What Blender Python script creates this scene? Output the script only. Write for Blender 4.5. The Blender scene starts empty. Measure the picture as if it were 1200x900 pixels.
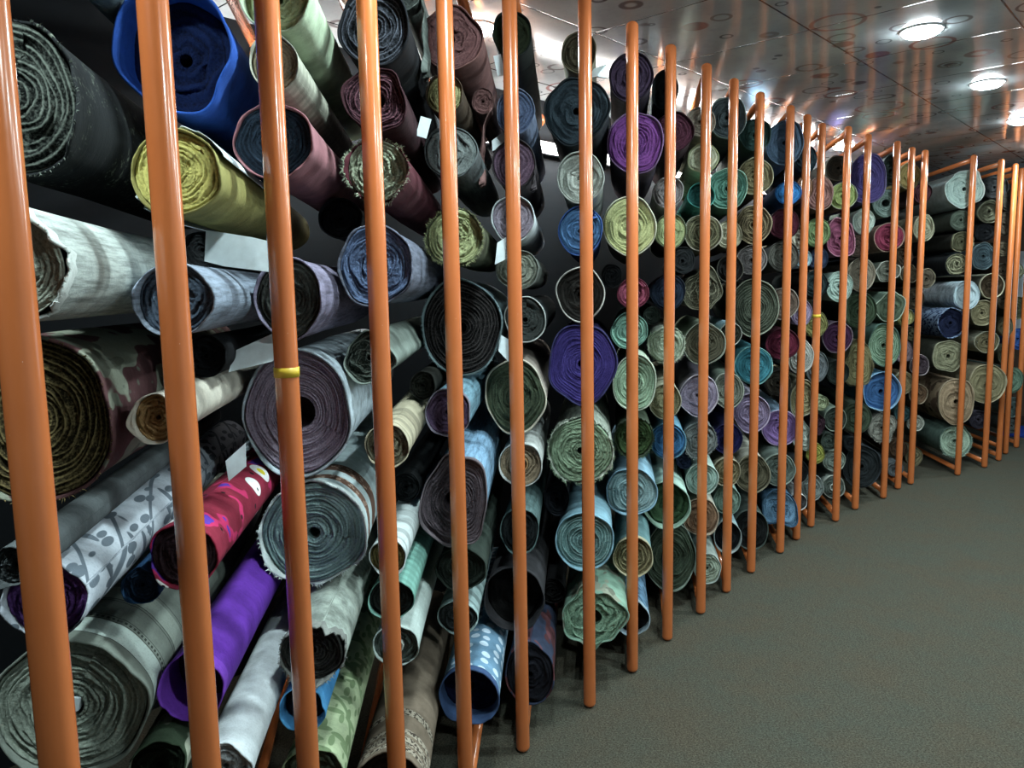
import bpy, math, random
import numpy as np
from mathutils import Matrix, Vector

EXPOSURE = 0.45
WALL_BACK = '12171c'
WINDOW = 1.2
P_AISLE = 12.5
P_FILL = 14.0
P_RACK = 9.0
LAMP = 90.0
TUBES = 28.0
CLOTH = .95

C = bpy.context.scene.collection
PI = math.pi

# ---------------------------------------------------------------- camera
F, CAM_H = 900.0, 1.40
_d = np.array([142.0, 7450.0, 900.0]); _d /= np.linalg.norm(_d)
_ry = np.array([0, 0, 1.0]) - _d[2] * _d; _ry /= np.linalg.norm(_ry)
_rx = np.cross(_d, _ry)

def ray(px, py):
    c = np.array([(px - 600) / F, (py - 450) / F, 1.0])
    return np.array([c @ _rx, c @ _ry, -(c @ _d)])

def at_height(px, py, z):
    r = ray(px, py); t = (z - CAM_H) / r[2]
    return np.array([0, 0, CAM_H]) + r * t

def project(P):
    c = P[0] * _rx + P[1] * _ry - (P[2] - CAM_H) * _d
    return 600 + F * c[0] / c[2], 450 + F * c[1] / c[2]

cam_data = bpy.data.cameras.new('camera')
cam_data.sensor_width = 36.0
cam_data.lens = 36.0 * F / 1200.0
cam_data.clip_start = 0.02
cam = bpy.data.objects.new('camera', cam_data); C.objects.link(cam)
def _w(v): return Vector((float(np.dot(v, _rx)), float(np.dot(v, _ry)), float(-np.dot(v, _d))))
ex, ey, ez = _w(np.array([1.0, 0, 0])), _w(np.array([0, 1.0, 0])), _w(np.array([0, 0, 1.0]))
m = Matrix.Identity(4)
for i in range(3):
    m[i][0] = ex[i]; m[i][1] = -ey[i]; m[i][2] = -ez[i]
m[2][3] = CAM_H
cam.matrix_world = m
bpy.context.scene.camera = cam

vs = bpy.context.scene.view_settings
vs.view_transform = 'Standard'; vs.look = 'None'; vs.gamma = 1.0; vs.use_curve_mapping = False
vs.exposure = EXPOSURE

# ---------------------------------------------------------------- helpers
def lin(h):
    if isinstance(h, tuple): return h
    v = [int(h[i:i + 2], 16) / 255 for i in (0, 2, 4)]
    return tuple(((c / 12.92) if c <= .04045 else ((c + .055) / 1.055) ** 2.4) for c in v) + (1,)

def tag(o, label=None, cat=None, group=None, kind=None):
    if label: o['label'] = label
    if cat: o['category'] = cat
    if group: o['group'] = group
    if kind: o['kind'] = kind
    return o

def empty(name, loc, rz=0.0):
    o = bpy.data.objects.new(name, None); o.empty_display_size = .05
    o.location = tuple(float(v) for v in loc); o.rotation_euler = (0, 0, rz); C.objects.link(o); return o

def mesh_obj(name, verts, faces, mat=None, parent=None, smooth=True, tone=None, uv=None):
    me = bpy.data.meshes.new(name)
    me.from_pydata([tuple(map(float, v)) for v in verts], [], faces)
    if smooth: me.polygons.foreach_set('use_smooth', [True] * len(me.polygons))
    if tone is not None:
        a = me.attributes.new('tone', 'FLOAT', 'POINT'); a.data.foreach_set('value', np.asarray(tone, dtype=np.float32))
    if uv is not None:
        lay = me.uv_layers.new(name='UVMap')
        idx = np.empty(len(me.loops), dtype=np.int32); me.loops.foreach_get('vertex_index', idx)
        lay.data.foreach_set('uv', np.asarray(uv, dtype=np.float32)[idx].ravel())
    me.update()
    o = bpy.data.objects.new(name, me); C.objects.link(o)
    if mat: me.materials.append(mat)
    if parent: o.parent = parent
    return o

class NT:
    """small node-tree builder"""
    def __init__(s, name):
        s.m = bpy.data.materials.new(name); s.m.use_nodes = True
        s.t = s.m.node_tree; s.t.nodes.clear()
        s.out = s.n('ShaderNodeOutputMaterial'); s.p = s.n('ShaderNodeBsdfPrincipled')
        s.t.links.new(s.p.outputs[0], s.out.inputs[0])
    def n(s, typ, **kw):
        x = s.t.nodes.new(typ)
        for k, v in kw.items(): setattr(x, k, v)
        return x
    def l(s, a, b): s.t.links.new(a, b)
    def setin(s, node, key, v):
        if hasattr(v, 'is_output'): s.l(v, node.inputs[key])
        else: node.inputs[key].default_value = v
    def math(s, op, a, b=0.0, clamp=False):
        x = s.n('ShaderNodeMath', operation=op, use_clamp=clamp); s.setin(x, 0, a); s.setin(x, 1, b); return x.outputs[0]
    def mix(s, f, a, b, mode='MIX'):
        x = s.n('ShaderNodeMix', data_type='RGBA', blend_type=mode)
        s.setin(x, 0, f); s.setin(x, 6, a); s.setin(x, 7, b); return x.outputs[2]
    def noise(s, vec, scale, detail=3.0, rough=.55):
        x = s.n('ShaderNodeTexNoise'); s.setin(x, 'Vector', vec); x.inputs['Scale'].default_value = scale
        x.inputs['Detail'].default_value = detail; x.inputs['Roughness'].default_value = rough; return x.outputs['Fac']
    def voro(s, vec, scale, rnd=1.0, feature='F1'):
        x = s.n('ShaderNodeTexVoronoi', feature=feature); s.setin(x, 'Vector', vec)
        x.inputs['Scale'].default_value = scale; x.inputs['Randomness'].default_value = rnd; return x
    def mapping(s, vec, scale=(1, 1, 1), loc=(0, 0, 0), rot=(0, 0, 0)):
        x = s.n('ShaderNodeMapping'); s.l(vec, x.inputs[0])
        x.inputs['Scale'].default_value = scale; x.inputs['Location'].default_value = loc; x.inputs['Rotation'].default_value = rot
        return x.outputs[0]
    def step(s, v, lo, hi):
        x = s.n('ShaderNodeMapRange'); x.clamp = True; s.setin(x, 0, v)
        x.inputs[1].default_value = lo; x.inputs[2].default_value = hi; return x.outputs[0]
    def bump(s, h, strength=.3, dist=.002):
        x = s.n('ShaderNodeBump'); s.l(h, x.inputs['Height']); x.inputs['Strength'].default_value = strength
        x.inputs['Distance'].default_value = dist; s.l(x.outputs[0], s.p.inputs['Normal'])
    def base(s, col, rough=.9, spec=.2):
        s.setin(s.p, 'Base Color', col); s.setin(s.p, 'Roughness', rough); s.p.inputs['Specular IOR Level'].default_value = spec
        return s.m

def cloth(h):
    c = lin(h); g = .3 * c[0] + .59 * c[1] + .11 * c[2]
    return tuple((v * .82 + g * .18) * CLOTH for v in c[:3]) + (1,)
def scaled(c, k): return (c[0] * k, c[1] * k, c[2] * k, 1)

SEED = [0]
def off():
    SEED[0] += 1
    r = random.Random(SEED[0]); return (r.uniform(-9, 9), r.uniform(-9, 9), r.uniform(-9, 9))

def face_material(cA, cB):
    b = NT('wound_cloth')
    a = b.n('ShaderNodeAttribute', attribute_name='tone')
    tc = b.n('ShaderNodeTexCoord').outputs['Object']
    v = b.mapping(tc, loc=off())
    n1 = b.noise(v, 220, 3, .7); n2 = b.noise(v, 28, 3)
    f = b.math('ADD', a.outputs['Fac'], b.math('MULTIPLY', b.math('SUBTRACT', n1, .5), 1.9))
    f = b.math('ADD', f, b.math('MULTIPLY', b.math('SUBTRACT', n2, .5), .8), clamp=True)
    col = b.mix(f, cB, cA)
    b.bump(n1, .8, .003)
    return b.base(col, .95, .12)

def body_material(pat, c1, c2):
    b = NT('cloth_' + pat)
    uv = b.n('ShaderNodeUVMap').outputs[0]
    v = b.mapping(uv, loc=off())
    sx = b.n('ShaderNodeSeparateXYZ'); b.l(uv, sx.inputs[0]); s_ = sx.outputs[1]
    fine = b.noise(v, 260, 2, .7); mid = b.noise(v, 22, 4)
    d1 = scaled(c1, .62)
    col = b.mix(b.step(mid, .3, .7), d1, c1)
    if pat == 'streak':
        st = b.noise(b.mapping(v, (90, 7, 1)), 1.0, 5, .7)
        st2 = b.noise(b.mapping(v, (9, 45, 1)), 1.0, 4, .7)
        col = b.mix(b.step(st, .42, .66), c1, scaled(c1, .38)); col = b.mix(b.step(st2, .5, .75), col, scaled(c1, .55))
    elif pat == 'speck':
        sp = b.noise(v, 85, 5, .75)
        patch = b.step(b.noise(v, 9, 2), .48, .6)
        col = b.mix(b.math('MULTIPLY', b.step(sp, .56, .66), patch), c1, lin('6c7468'))
    elif pat == 'marble':
        mm = b.noise(v, 16, 6, .7); col = b.mix(b.step(mm, .38, .62), scaled(c1, .4), c1)
    elif pat == 'camo':
        mm = b.noise(b.mapping(v, (1, .55, 1), rot=(0, 0, .6)), 13, 1.5, .5)
        col = b.mix(b.step(mm, .545, .56), col, c2)
        mm2 = b.noise(b.mapping(v, (1, .6, 1), loc=(3, 1, 0)), 17, 1.5)
        col = b.mix(b.step(mm2, .6, .615), col, scaled(c2, .55))
    elif pat == 'leaf':
        vo = b.voro(b.mapping(v, (1.0, .38, 1), rot=(0, 0, .7)), 42, .75)
        lf = b.step(vo.outputs['Distance'], .36, .33)
        vo2 = b.voro(b.mapping(v, (.4, 1, 1), rot=(0, 0, .35)), 30, .8)
        lf2 = b.step(vo2.outputs['Distance'], .30, .27)
        w = b.n('ShaderNodeTexWave', wave_type='BANDS'); b.l(b.mapping(v, rot=(0, 0, .6)), w.inputs['Vector'])
        w.inputs['Scale'].default_value = 3.2; w.inputs['Distortion'].default_value = 5; w.inputs['Detail'].default_value = 1
        stem = b.step(w.outputs['Fac'], .965, .985)
        f = b.math('MAXIMUM', b.math('MAXIMUM', lf, lf2), stem)
        col = b.mix(f, col, c2)
    elif pat == 'key':
        pale = lin('c4d4cc'); dark = lin('3c423c')
        band = b.math('MULTIPLY', b.step(s_, .035, .036), b.step(s_, .088, .087))
        col = b.mix(band, col, pale)
        w = b.n('ShaderNodeTexWave', wave_type='BANDS', bands_direction='X'); b.l(uv, w.inputs['Vector']); w.inputs['Scale'].default_value = 36
        dash = b.math('MULTIPLY', b.step(w.outputs['Fac'], .4, .5), b.math('MULTIPLY', b.step(s_, .094, .0945), b.step(s_, .1015, .101)))
        col = b.mix(dash, col, dark)
        for k in (.034, .089, .105, .16, .168, .23):
            col = b.mix(b.math('MULTIPLY', b.step(s_, k, k + .0004), b.step(s_, k + .0022, k + .0018)), col, dark)
        col = b.mix(b.math('MULTIPLY', b.step(s_, .17, .171), b.step(s_, .221, .22)), col, scaled(c1, 1.35))
    elif pat == 'band':
        for k, wd in ((.03, .012), (.075, .03), (.15, .02), (.21, .05)):
            col = b.mix(b.math('MULTIPLY', b.step(s_, k, k + .001), b.step(s_, k + wd, k + wd - .001)), col, scaled(c1, .5))
    elif pat == 'dots':
        vo = b.voro(v, 21, .35); col = b.mix(b.step(vo.outputs['Distance'], .33, .3), col, lin('c8dcec'))
    elif pat == 'kids':
        vo = b.voro(v, 11, .6); dd = vo.outputs['Distance']
        sw = b.noise(v, 14, 2)
        col = b.mix(b.step(sw, .56, .58), col, lin('b83060')); col = b.mix(b.step(sw, .63, .64), col, lin('5838a0'))
        col = b.mix(b.step(dd, .36, .345), col, lin('e8ecec')); col = b.mix(b.step(dd, .22, .21), col, lin('d8cc38'))
        vo2 = b.voro(b.mapping(v, loc=(2, 5, 0)), 26, .9); col = b.mix(b.step(vo2.outputs['Distance'], .16, .14), col, lin('20181c'))
    elif pat == 'plaid':
        for ax in ('X', 'Y'):
            w = b.n('ShaderNodeTexWave', wave_type='BANDS', bands_direction=ax); b.l(uv, w.inputs['Vector']); w.inputs['Scale'].default_value = 9
            col = b.mix(b.math('MULTIPLY', b.step(w.outputs['Fac'], .4, .6), .45), col, scaled(c1, .45))
    elif pat == 'paisley':
        br = lin('5a4034')
        band = b.math('MULTIPLY', b.step(s_, .05, .051), b.step(s_, .092, .091))
        vo = b.voro(v, 60, .7); rings = b.step(b.math('ABSOLUTE', b.math('SUBTRACT', vo.outputs['Distance'], .3)), .06, .09)
        col = b.mix(band, col, b.mix(rings, lin('a08878'), br))
        col = b.mix(b.math('MULTIPLY', b.step(s_, .135, .136), b.step(s_, .2, .199)), col, b.mix(rings, lin('a08878'), br))
    elif pat == 'print':
        pale = lin('a49c8c'); dk = lin('423a32')
        sc = b.noise(v, 110, 2, .5)
        for k, wd in ((.022, .02), (.05, .03), (.09, .02), (.17, .03)):
            bd = b.math('MULTIPLY', b.step(s_, k, k + .001), b.step(s_, k + wd, k + wd - .001))
            col = b.mix(bd, col, b.mix(b.step(sc, .5, .56), pale, dk))
    col = b.mix(b.math('MULTIPLY', b.step(fine, .5, .8), .35), col, scaled(c1, .3))
    cr = b.noise(b.mapping(v, (6, 30, 1)), 1.0, 4, .6)
    b.bump(b.math('ADD', b.math('MULTIPLY', fine, .25), b.math('MULTIPLY', cr, 1.0)), .45, .006)
    return b.base(col, .88, .18)

def plain_material(name, col, rough=.6, spec=.3, bump=0, bscale=60):
    b = NT(name); tc = b.n('ShaderNodeTexCoord').outputs['Object']
    n = b.noise(tc, bscale, 3)
    c = b.mix(b.step(n, .3, .7), scaled(col, .85), col)
    if bump: b.bump(n, bump, .002)
    return b.base(c, rough, spec)

# ---------------------------------------------------------------- structure materials
def m_paint():
    b = NT('orange_paint'); tc = b.n('ShaderNodeTexCoord').outputs['Object']
    n = b.noise(b.mapping(tc, (1, 1, .35)), 45, 3); n2 = b.noise(tc, 14, 2)
    chips = b.step(b.noise(b.mapping(tc, (1, 1, .5), loc=(4, 2, 7)), 75, 4, .7), .725, .74)
    col = b.mix(n2, lin('c57140'), lin('bc6736'))
    col = b.mix(chips, col, lin('d8b8a4'))
    b.bump(n, .12, .003)
    b.base(col, .24, .5)
    b.p.inputs['Coat Weight'].default_value = .5; b.p.inputs['Coat Roughness'].default_value = .12
    return b.m
PAINT = m_paint()

def m_floor():
    b = NT('carpet'); tc = b.n('ShaderNodeTexCoord').outputs['Object']
    n1 = b.noise(tc, 170, 5, .8); n2 = b.noise(tc, 3.2, 7, .72); n3 = b.noise(b.mapping(tc, (1, .3, 1), rot=(0, 0, .8)), 60, 3)
    col = b.mix(b.step(n1, .36, .64), lin('25221b'), lin('5e584b'))
    col = b.mix(b.step(n2, .38, .62), col, b.mix(b.step(n1, .36, .64), lin('23241e'), lin('585a50')))
    col = b.mix(b.math('MULTIPLY', b.step(n3, .5, .7), .3), col, lin('36332c'))
    b.bump(n1, .7, .004)
    return b.base(col, .95, .1)

U = np.array([math.cos(math.radians(47.5)), math.sin(math.radians(47.5))])   # along the rack wall
N = np.array([-U[1], U[0]])                                                  # towards the rack wall
def room(t, n): return U * t + N * n
CEIL = 2.36
T0, T1, N0, N1 = -3.2, 8.9, -2.3, 2.6

def m_ceiling():
    b = NT('glossy_ceiling_panel'); uv = b.n('ShaderNodeUVMap').outputs[0]
    sep = b.n('ShaderNodeSeparateXYZ'); b.l(uv, sep.inputs[0]); t, n = sep.outputs[0], sep.outputs[1]
    ft = b.math('FRACT', b.math('DIVIDE', b.math('SUBTRACT', t, 3.02 - 5.5), .55))
    fn = b.math('FRACT', b.math('DIVIDE', b.math('SUBTRACT', n, 1.166 - 5.7), .57))
    def edge(f): return b.math('MINIMUM', f, b.math('SUBTRACT', 1.0, f))
    seam_d = b.math('MINIMUM', edge(ft), edge(fn)); seam = b.step(seam_d, .0075, .0045)
    blot = b.noise(uv, 3.5, 5, .65); blot2 = b.noise(uv, 14, 5, .7)
    col = b.mix(b.step(blot, .35, .65), lin('98a2a6'), lin('bac2c4'))
    col = b.mix(b.math('MULTIPLY', b.step(blot2, .45, .7), .5), col, lin('7c8488'))
    for sc, rad, colr, loc in ((5.0, .30, '3a1a16', (0, 0, 0)), (3.4, .36, '7a2c18', (3.3, 1.7, 0)), (8.0, .22, '16161a', (7.1, 4.3, 0)), (4.2, .22, '6a5a52', (1.9, 8.8, 0))):
        vo = b.voro(b.mapping(uv, loc=loc), sc, .8); dist = vo.outputs['Distance']
        sp = b.n('ShaderNodeSeparateColor'); b.l(vo.outputs['Color'], sp.inputs[0])
        R = b.math('MULTIPLY', b.math('ADD', b.math('MULTIPLY', sp.outputs[0], .7), .5), rad)
        ring = b.step(b.math('ABSOLUTE', b.math('SUBTRACT', dist, R)), .034, .018)
        vis = b.step(sp.outputs[1], .45, .5)
        col = b.mix(b.math('MULTIPLY', b.math('MULTIPLY', ring, vis), .7), col, lin(colr))
    col = b.mix(seam, col, lin('1c1c1e'))
    h = b.math('SUBTRACT', b.math('MULTIPLY', b.noise(uv, 2.2, 2), 1.0), b.math('MULTIPLY', seam, .35))
    bp = b.n('ShaderNodeBump'); b.l(h, bp.inputs['Height']); bp.inputs['Strength'].default_value = .1; bp.inputs['Distance'].default_value = .03
    it = b.math('FLOOR', b.math('DIVIDE', b.math('SUBTRACT', t, 3.02 - 5.5), .55)); inn = b.math('FLOOR', b.math('DIVIDE', b.math('SUBTRACT', n, 1.166 - 5.7), .57))
    cv = b.n('ShaderNodeCombineXYZ'); b.l(it, cv.inputs[0]); b.l(inn, cv.inputs[1])
    wn = b.n('ShaderNodeTexWhiteNoise', noise_dimensions='3D'); b.l(cv.outputs[0], wn.inputs['Vector'])
    v1 = b.n('ShaderNodeVectorMath', operation='SUBTRACT'); b.l(wn.outputs['Color'], v1.inputs[0]); v1.inputs[1].default_value = (.5, .5, .5)
    v2 = b.n('ShaderNodeVectorMath', operation='MULTIPLY'); b.l(v1.outputs[0], v2.inputs[0]); v2.inputs[1].default_value = (.03, .03, 0)
    ge = b.n('ShaderNodeNewGeometry')
    v3 = b.n('ShaderNodeVectorMath', operation='ADD'); b.l(ge.outputs['Normal'], v3.inputs[0]); b.l(v2.outputs[0], v3.inputs[1])
    v4 = b.n('ShaderNodeVectorMath', operation='NORMALIZE'); b.l(v3.outputs[0], v4.inputs[0])
    b.l(v4.outputs[0], bp.inputs['Normal']); b.l(bp.outputs[0], b.p.inputs['Normal'])
    b.base(col, .13, .16)
    return b.m

def slab(name, pts, z0, z1, mat, uv=None):
    k = len(pts)
    V = [(p[0], p[1], z0) for p in pts] + [(p[0], p[1], z1) for p in pts]
    Fc = [tuple(range(k))[::-1], tuple(range(k, 2 * k))] + [(i, (i + 1) % k, k + (i + 1) % k, k + i) for i in range(k)]
    return tag(mesh_obj(name, V, Fc, mat, None, False, uv=uv), kind='structure')

corners = [room(T0, N0), room(T1, N0), room(T1, N1), room(T0, N1)]
wide = [room(T0 - .1, N0 - .1), room(T1 + .1, N0 - .1), room(T1 + .1, N1 + .1), room(T0 - .1, N1 + .1)]
slab('floor', wide, -.08, 0, m_floor())
cuv = [(T0, N0), (T1, N0), (T1, N1), (T0, N1)] * 2
slab('ceiling', wide, CEIL, CEIL + .08, m_ceiling(), cuv)
WALL = plain_material('painted_wall', lin('8f9498'), .7, .3)
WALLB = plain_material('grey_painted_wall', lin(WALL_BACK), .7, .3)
def wall(name, a, b_, mat, z0=0, z1=CEIL, th=.1):
    a, b_ = np.array(a), np.array(b_); dv = (b_ - a) / np.linalg.norm(b_ - a); nn = np.array([dv[1], -dv[0]])
    return slab(name, [a, b_, b_ + nn * th, a + nn * th], z0, z1, mat)
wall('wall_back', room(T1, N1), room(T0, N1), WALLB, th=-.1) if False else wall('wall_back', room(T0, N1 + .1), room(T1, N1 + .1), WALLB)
wall('wall_front', room(T0, N0), room(T1, N0), WALL)
wall('wall_left', room(T0 - .1, N1), room(T0 - .1, N0), WALL, th=-.1)

# far end wall: brown panelling under a bright window
BROWN = plain_material('brown_panel', lin('5a4638'), .5, .4)
def endwall(name, n0, n1, z0, z1, mat, t0=T1, t1=T1 + .1):
    return slab(name, [room(t0, n0), room(t1, n0), room(t1, n1), room(t0, n1)], z0, z1, mat)
WZ0, WZ1 = .78, 1.66
_r = ray(1194.5, 350)[:2]; WN1 = float((_r * (T1 / (_r @ U))) @ N)
endwall('wall_right', N0, N1, 0, WZ0, BROWN)
endwall('trim_1', N0, N1, WZ1, CEIL, BROWN)
endwall('trim_2', N0, -1.6, WZ0, WZ1, BROWN)
endwall('trim_3', WN1, N1, WZ0, WZ1, BROWN)
gl = NT('bright_window_glass'); gl.base(lin('c4e0ee'), .2, .5)
gl.p.inputs['Emission Color'].default_value = lin('cfe6f4'); gl.p.inputs['Emission Strength'].default_value = WINDOW
win = endwall('window_1', -1.6, WN1, WZ0, WZ1, gl.m, T1 + .04, T1 + .06)
WHITE = plain_material('white_frame', lin('c8ccd0'), .5, .3)
V, Fc = [], []
def addbox(V, Fc, t0, t1, n0, n1, z0, z1):
    k = len(V)
    for z in (z0, z1):
        for (t, n) in ((t0, n0), (t1, n0), (t1, n1), (t0, n1)):
            p = room(t, n); V.append((p[0], p[1], z))
    Fc += [(k, k + 3, k + 2, k + 1), (k + 4, k + 5, k + 6, k + 7)] + [(k + i, k + (i + 1) % 4, k + 4 + (i + 1) % 4, k + 4 + i) for i in range(4)]
addbox(V, Fc, T1 - .02, T1 + .06, -1.64, WN1 + .04, WZ0 - .03, WZ0 + .03); addbox(V, Fc, T1 - .02, T1 + .06, -1.64, WN1 + .04, WZ1 - .03, WZ1 + .03)
for n in (-1.6, -.9, .0, WN1): addbox(V, Fc, T1 - .02, T1 + .06, n - .025, n + .025, WZ0, WZ1)
mesh_obj('window_frame', V, Fc, WHITE, win, False)
b0 = endwall('baseboard_right', N0, N1, 0, .09, plain_material('dark_wood', lin('3a2a22'), .5, .4), T1 - .015, T1)

# ---------------------------------------------------------------- rack frames
BOTS = [(613, 880), (691, 828), (741, 787), (782, 750), (821, 719), (851, 694), (880, 671), (914, 648), (933, 632.5), (950, 617.5),
        (979, 611), (1002, 597), (1035, 584), (1052, 573), (1067, 567.5), (1122, 557), (1153.4, 548), (1170, 540), (1178, 532)]
posts = [np.array([(px - 600) / F * y + .0, y]) for px, y in ((17, .83), (203, 1.10), (331, 1.34), (443, 1.60), (530, 1.93))]
for i, (px, y) in enumerate(((17, .83), (203, 1.10), (331, 1.34), (443, 1.60), (530, 1.93))):
    r = ray(px, 345); posts[i] = np.array([r[0], r[1]]) / r[1] * y
posts += [at_height(px, py, 0)[:2] for px, py in BOTS]
posts.append(np.array([4.27, 6.40]))
TOP = 2.285
VPX = ([-50, 0, 200, 400, 530, 680, 780, 900, 1060, 1130, 1200], [430, 440, 480, 560, 640, 705, 740, 750, 735, 705, 700])
def axis_for(px):
    v = np.interp(px, VPX[0], VPX[1]); r = ray(v, 340); a = np.array([r[0], r[1]]); return a / np.linalg.norm(a)

def tube(path, r, seg=20, dome0=False, dome1=False):
    """round bar along straight path points (N,3) with optional domed ends"""
    path = [np.array(p, float) for p in path]
    d0 = path[1] - path[0]; d0 /= np.linalg.norm(d0); d1 = path[-1] - path[-2]; d1 /= np.linalg.norm(d1)
    st = []
    if dome0:
        for a in (80, 60, 40, 20): st.append((path[0] + d0 * r * (1 - math.sin(math.radians(a))) * .8, math.cos(math.radians(a)) * r))
        st = st + [(path[0] + d0 * r * .8, r)]
    else: st.append((path[0], r))
    for p in path[1:-1]: st.append((p, r))
    if dome1:
        st.append((path[-1] - d1 * r * .8, r))
        for a in (20, 40, 60, 80): st.append((path[-1] - d1 * r * (1 - math.sin(math.radians(a))) * .8, math.cos(math.radians(a)) * r))
    else: st.append((path[-1], r))
    V, Fc = [], []
    ref = np.array([1.0, 0, 0]) if abs(d0[0]) < .9 else np.array([0, 1.0, 0])
    e1 = np.cross(d0, ref); e1 /= np.linalg.norm(e1); e2 = np.cross(d0, e1)
    for p, rr in st:
        for k in range(seg):
            a = 2 * PI * k / seg; V.append(p + (e1 * math.cos(a) + e2 * math.sin(a)) * rr)
    for i in range(len(st) - 1):
        for k in range(seg):
            a, b_ = i * seg + k, i * seg + (k + 1) % seg
            Fc.append((a, a + seg, b_ + seg, b_))
    Fc.append(tuple(range(seg))); Fc.append(tuple(range((len(st) - 1) * seg, len(st) * seg))[::-1])
    return V, Fc

ORD = 'first second third fourth fifth sixth seventh eighth ninth tenth eleventh twelfth thirteenth fourteenth fifteenth sixteenth seventeenth eighteenth nineteenth twentieth twenty-first twenty-second twenty-third twenty-fourth twenty-fifth twenty-sixth'.split()
TAPE = plain_material('yellow_tape', lin('d8b838'), .45, .4)
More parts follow.
